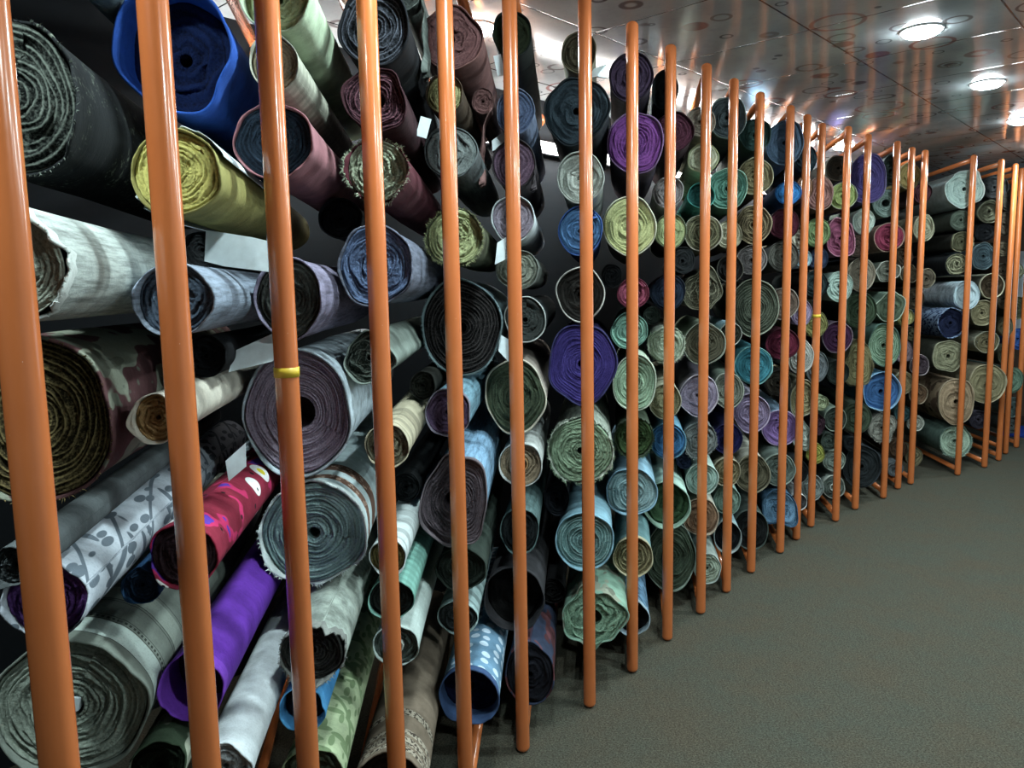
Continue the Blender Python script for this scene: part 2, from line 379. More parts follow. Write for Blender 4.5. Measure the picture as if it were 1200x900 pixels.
# ---------------------------------------------------------------- place the rolls
CATALOG = """
black speckled|10|112|76|92|6a746a|0a0e0c|1c2022|speck|turns=9,fray=.006,lines=1
blue fleece open-ended|192|46|68|72|0a1e48|04081c|1458c0|plain|recess=.09,turns=5,wob=.03,body2=0a2a60
pale blue netting|116|-32|34|36|b8d4dc|7a98a0|5c7078|marble|turns=5
yellow olive|205|202|49|50|c8c25a|7c7830|9c9648|plain|turns=9,core=tight,paper=20:100,paper2=200:262
streaked grey white|8|308|64|70|8c9484|4a5246|b0bcb6|streak|turns=8,fray=.014,rim=d8e2dc
slate blue denim|203|352|45|43|48586a|1c2632|8c9cb0|streak|turns=6,recess=.02
maroon leaf-print|40|497|90|98|94824c|241e0e|6a4446|camo|turns=13,fray=.004,lines=1
cream paper-wrapped|210|505|37|41|b08a50|6a4a24|e6e0cc|plain|turns=5,recess=.025,rim=efe8d6
leaf-print pale grey|62|702|50|49|5a3478|24123a|b8c4d0|leaf|turns=6,core=hollow,body2=56636e
large sage striped-border|88|832|87|84|9eac9c|5e6a5e|8a968a|key|turns=12,core=paper
crimson flower-print kids|228|645|46|47|3c2a30|181014|98143a|kids|turns=9
bright purple velvet|240|782|49|64|2c1048|14062a|6a28b4|plain|recess=.09,turns=4,wob=.05,rim=7a34c4,k=0.970
plain white|263|902|30|30|b0bcc0|6a7678|d8e4e8|plain|turns=5
dark green leafy|188|892|34|34|223022|101810|2c3e2a|camo|turns=6
charcoal grey|-18|655|34|34|4a5254|22282a|50585a|plain|turns=6
dark blue shadowed|160|665|28|28|24405e|10202e|20507c|plain|turns=5,dz=.12
mint green|322|-6|41|42|98a878|5c6c44|b4cca8|plain|turns=5,recess=.03
beige green checked|321|69|28|31|8c8468|4c4634|b0b4a0|plaid|turns=6
navy ended dusty-pink|322|169|47|43|243444|0e161e|a06870|plain|turns=9
black navy|438|34|42|44|4a505c|0c1014|14181e|plain|turns=8,lines=1
burgundy swirled|439|116|39|38|6c4450|201018|3a1c24|plain|turns=7,core=hollow,wob=.04,mess=1.8,lines=1
fuzzy pale green|442|195|37|38|a8b498|5a664e|5a2430|plain|turns=7,fuzz=1,fray=.01
tall grey selvedge|484|-6|17|26|4c5450|262c2a|6a7670|streak|turns=6,dz=.02,flap=0:.2,tag=1,k=.9
lavender grey|338|350|39|47|3e423e|181a18|8a84a0|streak|turns=7
steel blue|444|315|44|50|6078a0|222e44|6c7488|streak|turns=10,wob=.03,mess=1.8
large lilac|344|485|63|75|9c8ea2|5c5062|c8dce8|marble|turns=16,core=hollow,flap=205:.03
grey green swirled|450|421|38|38|6c786e|1e2620|84948a|plain|turns=6,wob=.06,mess=2.5,lines=1
small cream olive|454|523|25|25|6c6a54|2c2c20|c0b898|band|turns=4
large pale teal|358|639|64|64|8eb0b0|4e6868|c4dce0|paisley|turns=14,fray=.006,rim=dcecec
olive ended white|457|635|27|28|6c6434|2c2810|d4e4e4|band|turns=5,k=0.951
dark fuzzy-edged grey|361|748|43|42|3c3e3a|1c1e1c|b0c0b4|marble|turns=8,fray=.008,rim=8a908a,lines=1
bright blue|354|832|26|26|14222e|0a1218|2c90d0|plain|recess=.04,turns=3,rim=3aa0e0
pale green vine-print|366|908|36|32|4c5844|1c241a|b0c494|leaf|turns=4,recess=.02,body2=6c8458
mint ended black|458|702|26|24|1e2422|0c100e|7cc0b0|plaid|turns=5
pale sage hollow-core|464|757|26|24|52605a|202824|b8ccc6|plain|turns=4,core=tube
brown border-print|467|922|46|46|3c342c|181410|8a7a66|print|recess=.05,turns=4
maroon brown|527|43|36|36|6c4848|261416|7c5450|plain|turns=6,wob=.04,mess=1.6
small olive|529|105|23|23|a0a068|4c4c28|4a3c2c|plain|turns=5
mottled grey|528|178|31|29|74807e|383e40|5c6668|streak|turns=5,mess=1.6
dark green upright-leaning|600|39|22|25|26301e|0e140e|16201c|plain|turns=4,tag=2
faded denim|602|135|23|26|54688a|242e44|60708c|streak|turns=5
plum grey|602|188|25|28|6a5468|2e2230|3a3438|plain|turns=5,flap=-20:.05
pink brown hanging-edge|558|122|17|20|7a5654|36201f|84605c|streak|turns=4,dz=.16,flap=-40:.22,k=0.886
pale lime fuzzy|532|278|37|38|b0ba80|6a7444|5c6248|plain|turns=8,fuzz=1,fray=.008,k=0.890
white lilac|601|256|24|26|9890a0|4a4450|c4d0d4|plain|turns=5
grey green striped|606|316|24|22|8c9484|384038|6c746c|plain|turns=5
white-rimmed black|611|375|24|27|3e4442|141816|20282a|plain|turns=5,rim=c0c8c4
large black|534|385|48|56|4a4646|0a0a0a|88a8b0|marble|turns=11,fray=.006,rim=6c8488,lines=1
cream-edged sage|608|462|38|45|4c5a44|222c20|a89c90|plain|turns=8,rim=d0ccb4,wob=.03
small plum teal|531|481|28|30|5c4868|2a2034|6c9cb0|streak|turns=5,rim=8a8498
large brown plum layered|530|590|39|57|5e545c|282228|7eaed2|streak|turns=10,core=hollow,wob=.05,rim=7a7078,mess=2
cream brown tube|610|545|24|26|9c8c70|4c4230|c4ccc8|plain|turns=4,core=tube
dark teal striped|612|622|22|28|1c2224|0c1012|5c7c7c|streak|turns=5
black green|540|664|29|26|26302a|0e1410|36443c|plain|turns=6
teal white striped|542|727|24|21|30383a|121618|a0c0c0|band|turns=5
navy ended polka-dot|547|822|39|38|101838|060a1c|74a8cc|dots|recess=.07,turns=4,rim=3c5c8c
dark charcoal|613|712|37|40|121212|060606|3c3c40|plain|recess=.06,turns=4
dark floral|615|788|29|38|1c1e26|0c0c12|34405a|camo|turns=5,body2=6a3a40
small khaki top|678|66|21|24|3c3828|1a1810|6c6850|plain|turns=5
large midnight teal|680|129|38|39|26343c|0c141a|162026|plain|turns=7,wob=.04,scrap=1
silver grey|680|210|27|28|98a098|50584e|8c948e|plain|turns=5,rim=a8b0a8
royal blue|681|268|25|28|3c6894|182e50|2c58a0|plain|turns=6,flap=55:.03
white-edged black|682|347|28|31|24221f|0e0d0c|1c1c1e|plain|turns=6,rim=b8b8b0,wob=.03
large violet|683|429|42|48|483c8a|201a54|28204c|plain|turns=14,rim=38386a,wob=.04
fuzzy sage white|684|529|38|40|8ca888|44563f|a8b4a4|streak|turns=10,fuzz=1,fray=.012
large aqua|686|632|35|35|8cb8b8|48706f|84b8cc|plain|turns=9,core=tight,lines=1
crumpled green leafy|688|721|35|44|94c0a0|143c2c|88b49c|camo|turns=6,wob=.13,core=hollow,mess=3,k=.94
dark aubergine|742|90|25|27|3a2c42|14101a|2a2030|plain|turns=6
vivid magenta purple|742|165|33|37|5e2d6c|301444|362c3c|plain|turns=8,rim=6c5078
lime yellow|740|265|30|33|b4b878|68703c|8c8c78|plain|turns=8,rim=c0c0a4,wob=.02
small raspberry|739|341|18|18|8c3e56|481a2c|6a2038|plain|turns=5
seafoam|736|389|22|22|7cb09c|3c6858|5c8c7c|plain|turns=6
pale green oval|742|447|27|36|98b898|546c54|b8ccb4|plain|turns=8,rim=c4d4bc
moss green|738|507|26|28|344c28|182410|3c4a38|plain|turns=6,fuzz=1,k=0.913
powder blue|738|578|29|28|8cb0b4|4c6c70|88b8d0|plain|turns=7
beige olive|740|655|23|24|a49c70|504a30|6c9ca0|plain|turns=5,rim=c4bc94,lines=1
black ended blue|741|720|23|24|14161a|08090b|6c9cc0|leaf|recess=.04,turns=4,rim=a8c4d4
tall black|777|110|16|24|141c1e|080c0e|141c20|plain|turns=4
dark wine|787|152|22|23|4c2434|1e0c16|30141e|plain|turns=5
grey-ringed white|783|225|17|17|8a8686|302c2c|d0d4cc|marble|turns=4,rim=a8a4a4
small fern green|783|271|20|21|9cac74|4a5830|5c6850|plain|turns=5
navy shadowed|783|345|20|21|243246|0e1620|182230|plain|turns=5
frayed cream green|781|409|25|25|a4b49c|5c6c54|b4c0ac|plain|turns=6,fuzz=1,fray=.012,k=0.913
khaki cream|779|470|18|20|9c9c74|48482c|b0b094|plain|turns=4
deep azure|782|517|20|21|2c6c9c|123450|5c98b4|plain|turns=5
mint ended forest|783|592|26|28|3c5c3c|182c1a|b8e0d0|plain|recess=.045,turns=4,rim=a4ccb4
big olive green|786|679|28|40|4c5c4a|222c20|88acb4|leaf|turns=9,rim=8ca090
small cream grey|824|141|17|17|9c9484|4c4638|8c8878|plain|turns=4,rim=b0a898
pale straw|824|185|17|16|b4b89c|6c7050|a8b080|plain|turns=4
teal cone-ended|822|229|15|14|1e5c58|0c2a2a|3ca89c|plain|recess=.03,turns=3
olive-ringed grey|822|273|21|21|7c7c5c|343424|8c8c78|plain|turns=5,rim=b0b09c,lines=1
olive swirled|822|340|22|23|84846c|2c2c20|6c6c58|plain|turns=5,wob=.06,mess=2.2,lines=1
dark khaki|823|402|24|25|545240|24221a|8c9c84|plain|turns=7,rim=8c9484
lavender ringed|819|464|21|24|a498b0|5a5068|9c94a8|plain|turns=4,rim=c0b8c8,wob=.03
fuzzy pewter|820|516|18|20|8c9490|40484a|7c8888|plain|turns=5,fuzz=1
pale mint|819|562|19|19|94b4a8|50706a|acccc0|plain|turns=5,rim=bcd4c8
sandy brown|821|606|21|22|8c6c50|4a3424|b8bcac|plain|turns=5,rim=b8a890,k=0.970
sage white|824|662|18|20|a4b4a0|54644e|a8b8b0|plain|turns=5
charcoal ringed|855|137|21|24|3c484c|141c20|20282c|plain|turns=6,rim=6c7c7c
jade|854|220|22|23|4c8070|22483e|3c6c5c|plain|turns=6,rim=7cac98
small oatmeal|854|275|14|16|acac90|54543c|8c8c74|plain|turns=4
small black|856|315|14|16|1c1c1c|0c0c0c|1e1e20|plain|turns=4,rim=5a5a52
white-edged dark|852|391|14|15|2c3028|12140e|8cb4c4|plain|turns=4,rim=b0b8b0
grey sage ringed|856|456|18|21|8c9484|3c4438|6c7c6c|plain|turns=6,rim=b0b8a8
navy|854|516|17|18|1c1c4c|0a0a22|1e1e50|plain|turns=4
tan olive|851|552|16|17|8c8460|40391f|6c6450|plain|turns=4,rim=a8a084
small sea green|852|587|15|17|7c9c8c|344c40|8cb0a4|plain|turns=4
white-rimmed shadowed|852|632|16|21|202428|0e1012|8cb0b8|plain|turns=4,rim=a0b0b0,recess=.03
bottle green tall|881|157|18|19|24403c|0e1c1a|2c4844|plain|turns=4
olive gold|884|207|20|20|6c6444|2a2818|3c3a30|plain|turns=5,rim=9c9878
tan ringed|883|265|20|21|847858|342c1c|5c5444|plain|turns=6,rim=a09474,lines=1
mushroom grey|881|302|17|17|6c6868|2e2c2c|5c5858|plain|turns=5,rim=989490
large grey green|884|361|26|32|5c6454|262c22|4c5448|plain|turns=10,rim=8c9480,lines=1
turquoise|881|430|21|22|2c7c8c|104450|3c8c98|plain|turns=6,rim=6cacac
mauve|880|485|20|22|9484a4|4a3c5c|b8b0c4|plain|turns=6,rim=b8a8c8
brown olive|882|556|19|22|5c5844|2a2818|b4b4a4|plain|turns=6,rim=8c8870
black lowest|882|622|20|24|1c2020|0a0d0d|4c5a54|plain|turns=6
slouched denim-blue|920|160|20|25|486078|1e2c3c|587088|plain|turns=4,fold=1
small electric blue|924|226|14|13|1c84cc|0a4478|1464ac|plain|turns=3
maroon shadowed|919|263|16|17|4c1c2c|1e0a12|38141e|plain|turns=5
grey ringed|918|300|17|17|64645c|24241f|4c4c48|plain|turns=5
brown-grey|919|356|16|18|6c5c50|2a221c|5a4c44|plain|turns=5,rim=9c948a
crimson|918|404|18|18|641c34|280a14|4c1426|plain|turns=5,flap=-70:.06
dark umber|912|449|14|14|2c2820|12100c|28241e|plain|turns=4
lavender bright|914|502|20|20|8c6cac|4c3064|7c9cb8|plain|turns=6,rim=c0a8d4
grey green|913|551|18|18|64746c|2a3630|5c6c64|plain|turns=5,rim=8c9c90
swirled denim|912|597|19|23|6c9cc0|1c3850|3c6484|streak|turns=5,wob=.1,mess=2.5
dark teal small|944|188|12|16|243a44|0e181e|203038|plain|turns=4
caramel|943|218|10|14|9c7050|503424|6c4c38|plain|turns=4
small ivory|937|283|10|11|c0bca8|6c6a58|b0ac98|plain|turns=3
ice blue|941|301|9|11|acd0dc|5c8898|a4ccd8|plain|turns=3
heather|938|366|12|15|a494b4|544664|8c80a0|plain|turns=4
white ringed|937|417|14|20|b0b4ac|5a605a|c0c4bc|plain|turns=6,rim=d0d4cc
cream unrolled|942|468|13|22|a49c70|4c4626|ccc4a4|plain|turns=5,rim=c8c0a0,wob=.04,mess=2
crumpled white|941|512|11|16|c0ccc0|5c6c5e|b4c4b8|plain|turns=4,wob=.08,mess=3
black small|936|553|10|13|1a1c1e|0c0c0e|22262a|plain|turns=4
white-rimmed low|931|588|11|11|4a4c4e|1e2022|a8acac|plain|turns=3,rim=d0d0cc
rosy brown|961|227|15|19|946a64|482e2a|7c5854|plain|turns=5,rim=a88880
leaf green|959|273|14|16|74905c|3a4e2c|56703f|plain|turns=5
navy small|959|303|11|12|2c3850|10162a|242e44|plain|turns=4
dark slate|956|333|13|15|26383a|0f191a|203032|plain|turns=4,flap=10:.03
yellow-green olive|957|381|13|15|8c8c4c|3c3c1c|6c6c3c|plain|turns=5
pewter|957|430|12|18|70787c|2e3438|606a6c|plain|turns=6
pale olive small|957|471|9|10|9ca880|4a5436|84906c|plain|turns=3
dark maroon|957|498|9|12|3c2430|180e14|2c1a24|plain|turns=4
acid yellow-green|954|530|11|13|9ca030|545818|74782a|plain|turns=4,k=0.951
ash grey|952|572|12|15|7c8884|343c3a|5c6864|plain|turns=4,rim=9ca8a4
black khaki|983|197|14|14|2c2820|100e0a|34302a|plain|turns=4,rim=5c584c
olive lime|988|229|15|15|7c8c48|343c1a|586440|plain|turns=5,rim=9ca488
magenta swirled|985|279|16|21|80405c|40182c|94566e|plain|turns=5,wob=.08,rim=c4849c,mess=2.2
pale celadon|984|336|14|17|a4c0b4|54706a|a0bcb0|plain|turns=5
dark purple|981|395|16|18|442444|1c0e1e|3a2c3c|plain|turns=5,rim=7c6c7c
charcoal teal|982|437|12|14|26302c|101614|222c28|plain|turns=4
moss-edged|979|492|12|14|3a443c|161c18|6c8070|plain|turns=4,rim=8c9c8c
dark grey green|972|517|9|10|46544c|1c2420|3e4a44|plain|turns=3
concentric grey|978|540|12|12|8c9c90|2c3a32|5c6c64|plain|turns=5,rim=a0ac9c
pale rimmed|977|571|12|13|5c6860|242c28|a4b0a8|plain|turns=3,rim=b4bcb0,core=tube
large indigo|1017|209|20|28|4a4078|1e183e|3c305c|plain|turns=10,rim=6c6490,wob=.03
white mint|1012|260|12|14|bcd0c4|6c847a|a8c0b4|plain|turns=4
taupe|1006|290|12|13|6c5c50|2c241e|54483e|plain|turns=4,core=tight
large taupe-grey|1009|323|16|19|7c7464|342e24|645c50|plain|turns=7,rim=a09884
deep green|1008|362|18|20|364834|16200f|30402e|plain|turns=6
olive ragged|1006|427|16|25|7c7850|2e2c18|646044|plain|turns=7,wob=.08,fray=.01,mess=2
dim green|1004|490|16|17|3e4c3a|182016|384434|plain|turns=5
slate small|1000|524|9|9|2a3034|121618|262c30|plain|turns=3
large charcoal|1010|547|20|24|262c2e|0e1214|343c42|plain|turns=6,fray=.006
dark shadow green|1044|200|10|17|202c28|0c1410|1c2824|plain|turns=3
grey jade|1038|238|14|15|70847c|30423a|54685e|plain|turns=5,core=hollow
cherry|1042|278|16|16|802a46|420e20|a48474|plain|turns=5,core=tight,rim=a88878
white scalloped|1041|318|13|11|6c7064|1c2018|6c786c|plain|turns=3,rim=c4c8bc,wob=.06
sage scalloped|1044|360|15|17|50604c|1e2a1c|7c9884|plain|turns=3,rim=b8ccb4,wob=.06
mint oval|1037|405|17|24|a0c0a4|4c6c50|5c8074|plain|turns=9,lines=1
sky blue-rimmed navy|1034|460|20|22|3a6ca4|183c68|6cb0d8|plain|recess=.03,turns=5,rim=8cc0e8
grey fuzzy|1034|500|14|17|98988c|3a3a32|84847a|plain|turns=5,fuzz=1,wob=.06,mess=2.5
umber|1053|527|11|12|5c4430|261a10|4c3828|plain|turns=4
grey smoky|1050|549|9|9|70787c|303638|5c6468|plain|turns=3
gold olive|1067|207|12|15|84743c|3a3014|6c6034|plain|turns=4,rim=9c9068
wine|1080|225|10|12|3c1c24|180a0e|30161c|plain|turns=4
olive sand|1083|267|11|15|84846c|343424|747460|plain|turns=5,rim=a4a488
cocoa small|1059|300|10|11|3c3024|1a140e|38302a|plain|turns=3
khaki scalloped|1068|321|11|10|4c4434|1e1a12|544e40|plain|turns=3,rim=a49c84,wob=.06
taupe rimmed|1084|326|10|11|50483a|201c14|58503e|plain|turns=3,rim=a09880
brown dark|1072|350|10|12|40382a|1a1610|3a3428|plain|turns=3
citron|1061|372|9|10|949454|444420|747444|plain|turns=3
olive drab|1068|394|9|9|5a5a42|262618|50503c|plain|turns=3
rose grey|1060|410|10|13|94808a|4a3c44|806e78|plain|turns=4
rimmed plum|1078|428|10|12|40343c|1a1418|483c44|plain|turns=3,rim=9c9094
mustard tan|1060|450|11|13|94845c|443a22|80704e|plain|turns=4,rim=b8ac88
chestnut|1075|461|10|12|5a4430|261a12|503c2c|plain|turns=4,rim=8c7c64
petrol small|1058|485|9|9|2e5458|122628|2a4c50|plain|turns=3
stone white|1073|496|9|9|94988c|464a40|8c9084|plain|turns=3,rim=b8bcb0
olive brown|1069|534|10|11|6c6448|2e2a1a|5c563e|plain|turns=3
large white satin|1131|222|20|21|9cb4ac|4c6460|c4d8dc|plain|turns=6,rim=c8d8d4,wob=.05,mess=2
forest grey|1127|257|13|12|4c584c|1e261e|343e36|plain|turns=4
ragged olive|1127|284|12|12|4a4a34|1e1e12|30302a|plain|turns=4,fray=.012,rim=8c8c6c
cream-ringed black|1122|308|13|13|a4a480|2c2c1c|202428|plain|turns=4,lines=1
pale blue-white|1133|346|14|16|b4ccd4|6c848c|b8d0dc|marble|turns=4
navy white leaf|1116|379|15|17|18203c|0a0e1e|8098b8|leaf|turns=4,recess=.03,body2=1c2c54
olive stone|1112|417|17|18|8c8c6c|3a3a28|4a4c40|plain|turns=6,rim=a4a484,wob=.04
large beige|1121|471|19|26|a48c6c|4c3c28|a08868|camo|turns=5,rim=b8a484,body2=6c5440
green white|1120|517|17|18|acc4ac|4a6450|6c887c|plain|turns=5,fuzz=1
black glossy|1166|221|14|14|1c1e20|0c0d0e|18191c|plain|turns=3
dark olive|1160|248|13|13|4a4a38|1c1c12|30302a|plain|turns=4,rim=7c7c64
jet black|1155|273|12|11|16181c|090a0c|14161a|plain|turns=3
blue slate|1153|298|13|15|40545c|1a262c|384a52|plain|turns=6,rim=6c8084
cream-rimmed umber|1163|335|13|14|3c3020|1a140c|5a5a4c|plain|turns=3,rim=bcb494
olive cream|1152|367|13|14|8c8460|3c3824|747058|plain|turns=5,rim=a8a07c
pale flap-edged|1157|401|13|12|7c7454|342e1e|a8a890|plain|turns=4,flap=170:.03
large sand|1157|450|20|22|8c8460|48422a|9c9070|plain|turns=5,rim=b8ac88
plum black|1147|492|10|10|34303c|14121a|2c2834|plain|turns=4
dark brown|1183|236|9|12|2e2a24|12100c|28241e|plain|turns=3
brown-ringed|1176|292|8|9|4c4434|1c1812|40382c|plain|turns=3
khaki small|1190|318|9|10|6c6c54|2c2c20|5c5c48|plain|turns=3
olive ringed|1192|361|11|13|54583e|22241a|484c38|plain|turns=4,rim=84886c
cobalt|1193|397|10|12|2c5cac|123060|2a64c0|plain|turns=3
sage floral|1184|446|14|15|6c8c74|30483a|5c7c68|leaf|turns=4
pale aqua|1187|478|9|11|8cb0b0|44605f|9cc0bc|streak|turns=3
grey plain|1186|498|8|9|707c7c|303838|687474|plain|turns=3
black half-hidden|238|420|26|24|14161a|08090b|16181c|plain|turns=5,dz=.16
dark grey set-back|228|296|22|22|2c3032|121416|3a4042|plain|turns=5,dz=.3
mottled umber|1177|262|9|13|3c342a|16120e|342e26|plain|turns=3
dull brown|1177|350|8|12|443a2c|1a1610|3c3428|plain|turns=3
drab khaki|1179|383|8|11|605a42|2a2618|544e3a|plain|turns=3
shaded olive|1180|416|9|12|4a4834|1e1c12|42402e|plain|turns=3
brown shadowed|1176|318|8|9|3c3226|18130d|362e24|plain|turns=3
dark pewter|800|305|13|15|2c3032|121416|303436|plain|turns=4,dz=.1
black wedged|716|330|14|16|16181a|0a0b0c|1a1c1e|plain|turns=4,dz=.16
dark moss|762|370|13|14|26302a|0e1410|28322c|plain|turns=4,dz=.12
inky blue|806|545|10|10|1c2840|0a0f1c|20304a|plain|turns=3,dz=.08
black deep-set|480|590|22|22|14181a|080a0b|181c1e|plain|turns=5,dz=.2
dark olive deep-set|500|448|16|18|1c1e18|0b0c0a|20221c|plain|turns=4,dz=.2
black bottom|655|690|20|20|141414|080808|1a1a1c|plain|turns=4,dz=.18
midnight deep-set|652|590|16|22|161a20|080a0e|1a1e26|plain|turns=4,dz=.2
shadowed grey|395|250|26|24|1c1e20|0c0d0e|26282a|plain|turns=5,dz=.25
"""
line = [np.array([-.56, .10]), np.array([-.56, .55])] + posts + [np.array([4.9, 7.0])]
def surface_depth(r):
    for a, b_ in zip(line[:-1], line[1:]):
        M = np.array([[r[0], -(b_ - a)[0]], [r[1], -(b_ - a)[1]]])
        if abs(np.linalg.det(M)) < 1e-9: continue
        t, s = np.linalg.solve(M, a)
        if t > 0 and 0 <= s <= 1: return t
    return None
rng = random.Random(7)
R_ = []
for ln in CATALOG.strip().splitlines():
    q = ln.split('|'); o = {}
    for kv in (q[9].split(',') if len(q) > 9 and q[9] else []):
        k, v = kv.split('='); o[k] = v
    cx, cy, rx, ry = map(float, q[1:5]); gk = 1.02 if rx > 30 else 1.06; rx *= gk; ry *= gk; r = ray(cx, cy); t = surface_depth(r)
    a = axis_for(cx + rng.uniform(-14, 14)); lat = np.array([a[1], -a[0]])
    back = .07 + rng.uniform(0, .05) + float(o.get('dz', 0))
    rm = lambda t: math.sqrt(rx * ry) * t / F
    # the front end of a roll lies behind every post its disc could meet
    for _ in range(30):
        c = r * t; depth = c[:2] @ a; need = -9
        R = rx * t / F
        for p in posts:
            if abs((p - c[:2]) @ lat) < R + .035: need = max(need, p @ a + .045)
        near = surface_depth(r) * (r[:2] @ a) + back
        if need < 0: need = near
        want = max(need, near)
        if depth >= want - 1e-4: break
        t *= want / depth
    R_.append(dict(desc=q[0], px=cx, py=cy, rx=rx * t / F, ry=ry * t / F, c=np.array([0, 0, CAM_H]) + r * t, a=a, lat=lat, fa=q[5], fb=q[6], bc=q[7], pat=q[8], o=o, t=t))
BODY = .955
for k, q in enumerate(R_):
    q['L'] = rng.uniform(1.02, 1.2); q['r'] = math.sqrt(q['rx'] * q['ry'])
    nf = float(np.dot(q['c'][:2] + q['a'] * q['L'], N))
    if nf > N1 - .1: q['L'] -= (nf - (N1 - .1)) / max(.2, float(np.dot(q['a'], N)))
P0 = np.array([q['c'] for q in R_]); P = P0.copy()
rr = np.array([q['r'] for q in R_]); A = np.array([[q['a'][0], q['a'][1], 0] for q in R_]); LL = np.array([q['L'] for q in R_])
sh = np.ones(len(R_)); RX = np.array([q['rx'] for q in R_]); RY = np.array([q['ry'] for q in R_]); WB = np.array([  .02 + .5 * float(q['o'].get('wob', .02)) for q in R_])
nr = len(R_)
def pen(i, j):
    """penetrations of rolls i and j at the deeper front and at the nearer rear end"""
    out = []
    am = A[i] + A[j]; am /= np.linalg.norm(am)
    fi, fj = P[i] @ am, P[j] @ am
    for s, front in ((max(fi, fj), True), (min(fi + LL[i], fj + LL[j]), False)):
        a_ = P[i] + A[i] * ((s - fi) / (A[i] @ am)); b_ = P[j] + A[j] * ((s - fj) / (A[j] @ am))
        dv = b_ - a_; dist = np.linalg.norm(dv)
        du = dv / max(dist, 1e-6); cz = du[2] ** 2; cu = max(0.0, 1 - cz)
        ri = math.sqrt(RX[i] ** 2 * cu + RY[i] ** 2 * cz) * sh[i] * BODY; rj = math.sqrt(RX[j] ** 2 * cu + RY[j] ** 2 * cz) * sh[j] * BODY
        if front:
            if abs(fi - fj) < .05: ri, rj = ri / BODY, rj / BODY
            elif fi > fj: ri /= BODY
            else: rj /= BODY
        out.append((ri * (1 + WB[i]) + rj * (1 + WB[j]) + .002 - dist, dv / max(dist, 1e-6)))
    return out
pairs = [(i, j) for i in range(nr) for j in range(i + 1, nr) if np.linalg.norm(np.cross(P0[j] - P0[i], A[i])) < (rr[i] + rr[j]) * 1.35 and abs((P0[j] - P0[i]) @ A[i]) < 1.1]
for it in range(90):
    D = np.zeros_like(P); worst = 0
    for i, j in pairs:
        ps = pen(i, j); g, dv = max(ps, key=lambda x: x[0])
        if g > 0:
            dv = dv - A[i] * (dv @ A[i]); worst = max(worst, g)
            mi, mj = rr[j] ** 2, rr[i] ** 2
            D[i] -= dv * g * .42 * 2 * mi / (mi + mj) * .6; D[j] += dv * g * .42 * 2 * mj / (mi + mj) * .6
            if it > 30: wi = (rr[j] / rr[i]) ** 2; wj = 1 / wi; sh[i] = max(.72, sh[i] - g / rr[i] * .06 * wi / (wi + wj)); sh[j] = max(.72, sh[j] - g / rr[j] * .06 * wj / (wi + wj))
    D += (P0 - P) * (.05 if it < 70 else 0.0)
    P += D
    P[:, 2] = np.maximum(P[:, 2], RY * sh * 1.05 + .066)
    P[:, 2] = np.minimum(P[:, 2], TOP - .058 - RY * sh)
print('ROLL RELAX worst', round(worst, 4), 'mean shrink', round(float(sh.mean()), 3), 'mean shift', round(float(np.linalg.norm(P - P0, axis=1).mean()), 4))
for i, q in enumerate(R_):
    q['c'] = P[i]; kf = sh[i] * float(q['o'].get('k', 1)); q['rx'] *= kf; q['ry'] *= kf; q['r'] = rr[i] * kf

# ---------------------------------------------------------------- the rack
PR, BR = .0208, .0165
DEEP = 1.42
axes = []
for i, p in enumerate(posts):
    px, _ = project((p[0], p[1], 1.4)); a = axis_for(px); axes.append(a)
    n_here = float(np.dot(p, N)); L = (N1 - .004 - n_here) / float(np.dot(a, N))
    root = empty('rack_frame', (p[0], p[1], 0), math.atan2(a[1], a[0]) - PI / 2)
    extra = ' with a yellow tape band' if i + 1 in (3, 15) else ''
    tag(root, f'orange steel rack divider{extra}, {ORD[i]} upright post from the near end', 'rack divider', 'orange rack dividers')
    v, f = tube([(0, 0, 0), (0, 0, TOP)], PR, 24, True, True); post = mesh_obj('front_post', v, f, PAINT, root)
    v, f = tube([(0, .012, TOP - .034), (0, L - .026, TOP - .034)], BR, 16); mesh_obj('top_bar', v, f, PAINT, root)
    v, f = tube([(0, .012, .045), (0, L - .026, .045)], BR, 16); mesh_obj('bottom_bar', v, f, PAINT, root)
    for zz in (TOP - .034, .045):
        v, f = tube([(0, L - .03, zz), (0, L - .02, zz)], .034, 20); mesh_obj('wall_flange', v, f, PAINT, root)
    tp = {3: (333, 436), 15: (920, 371)}.get(i + 1)
    if tp:
        dist = np.linalg.norm(p); r = ray(*tp); zt = CAM_H + r[2] * (p[1] / r[1])
        v, f = tube([(0, 0, zt - .0085), (0, 0, zt + .0085)], PR + .0012, 24)
        tag(mesh_obj('tape_band', v, f, TAPE, post), 'yellow tape band')

# ---------------------------------------------------------------- roll geometry
PAPER = plain_material('white_paper', lin('d4e2e6'), .6, .3)
KRAFT = plain_material('cardboard_tube', lin('a08460'), .85, .2)
PALE = plain_material('pale_tube', lin('c4ccc4'), .7, .2)

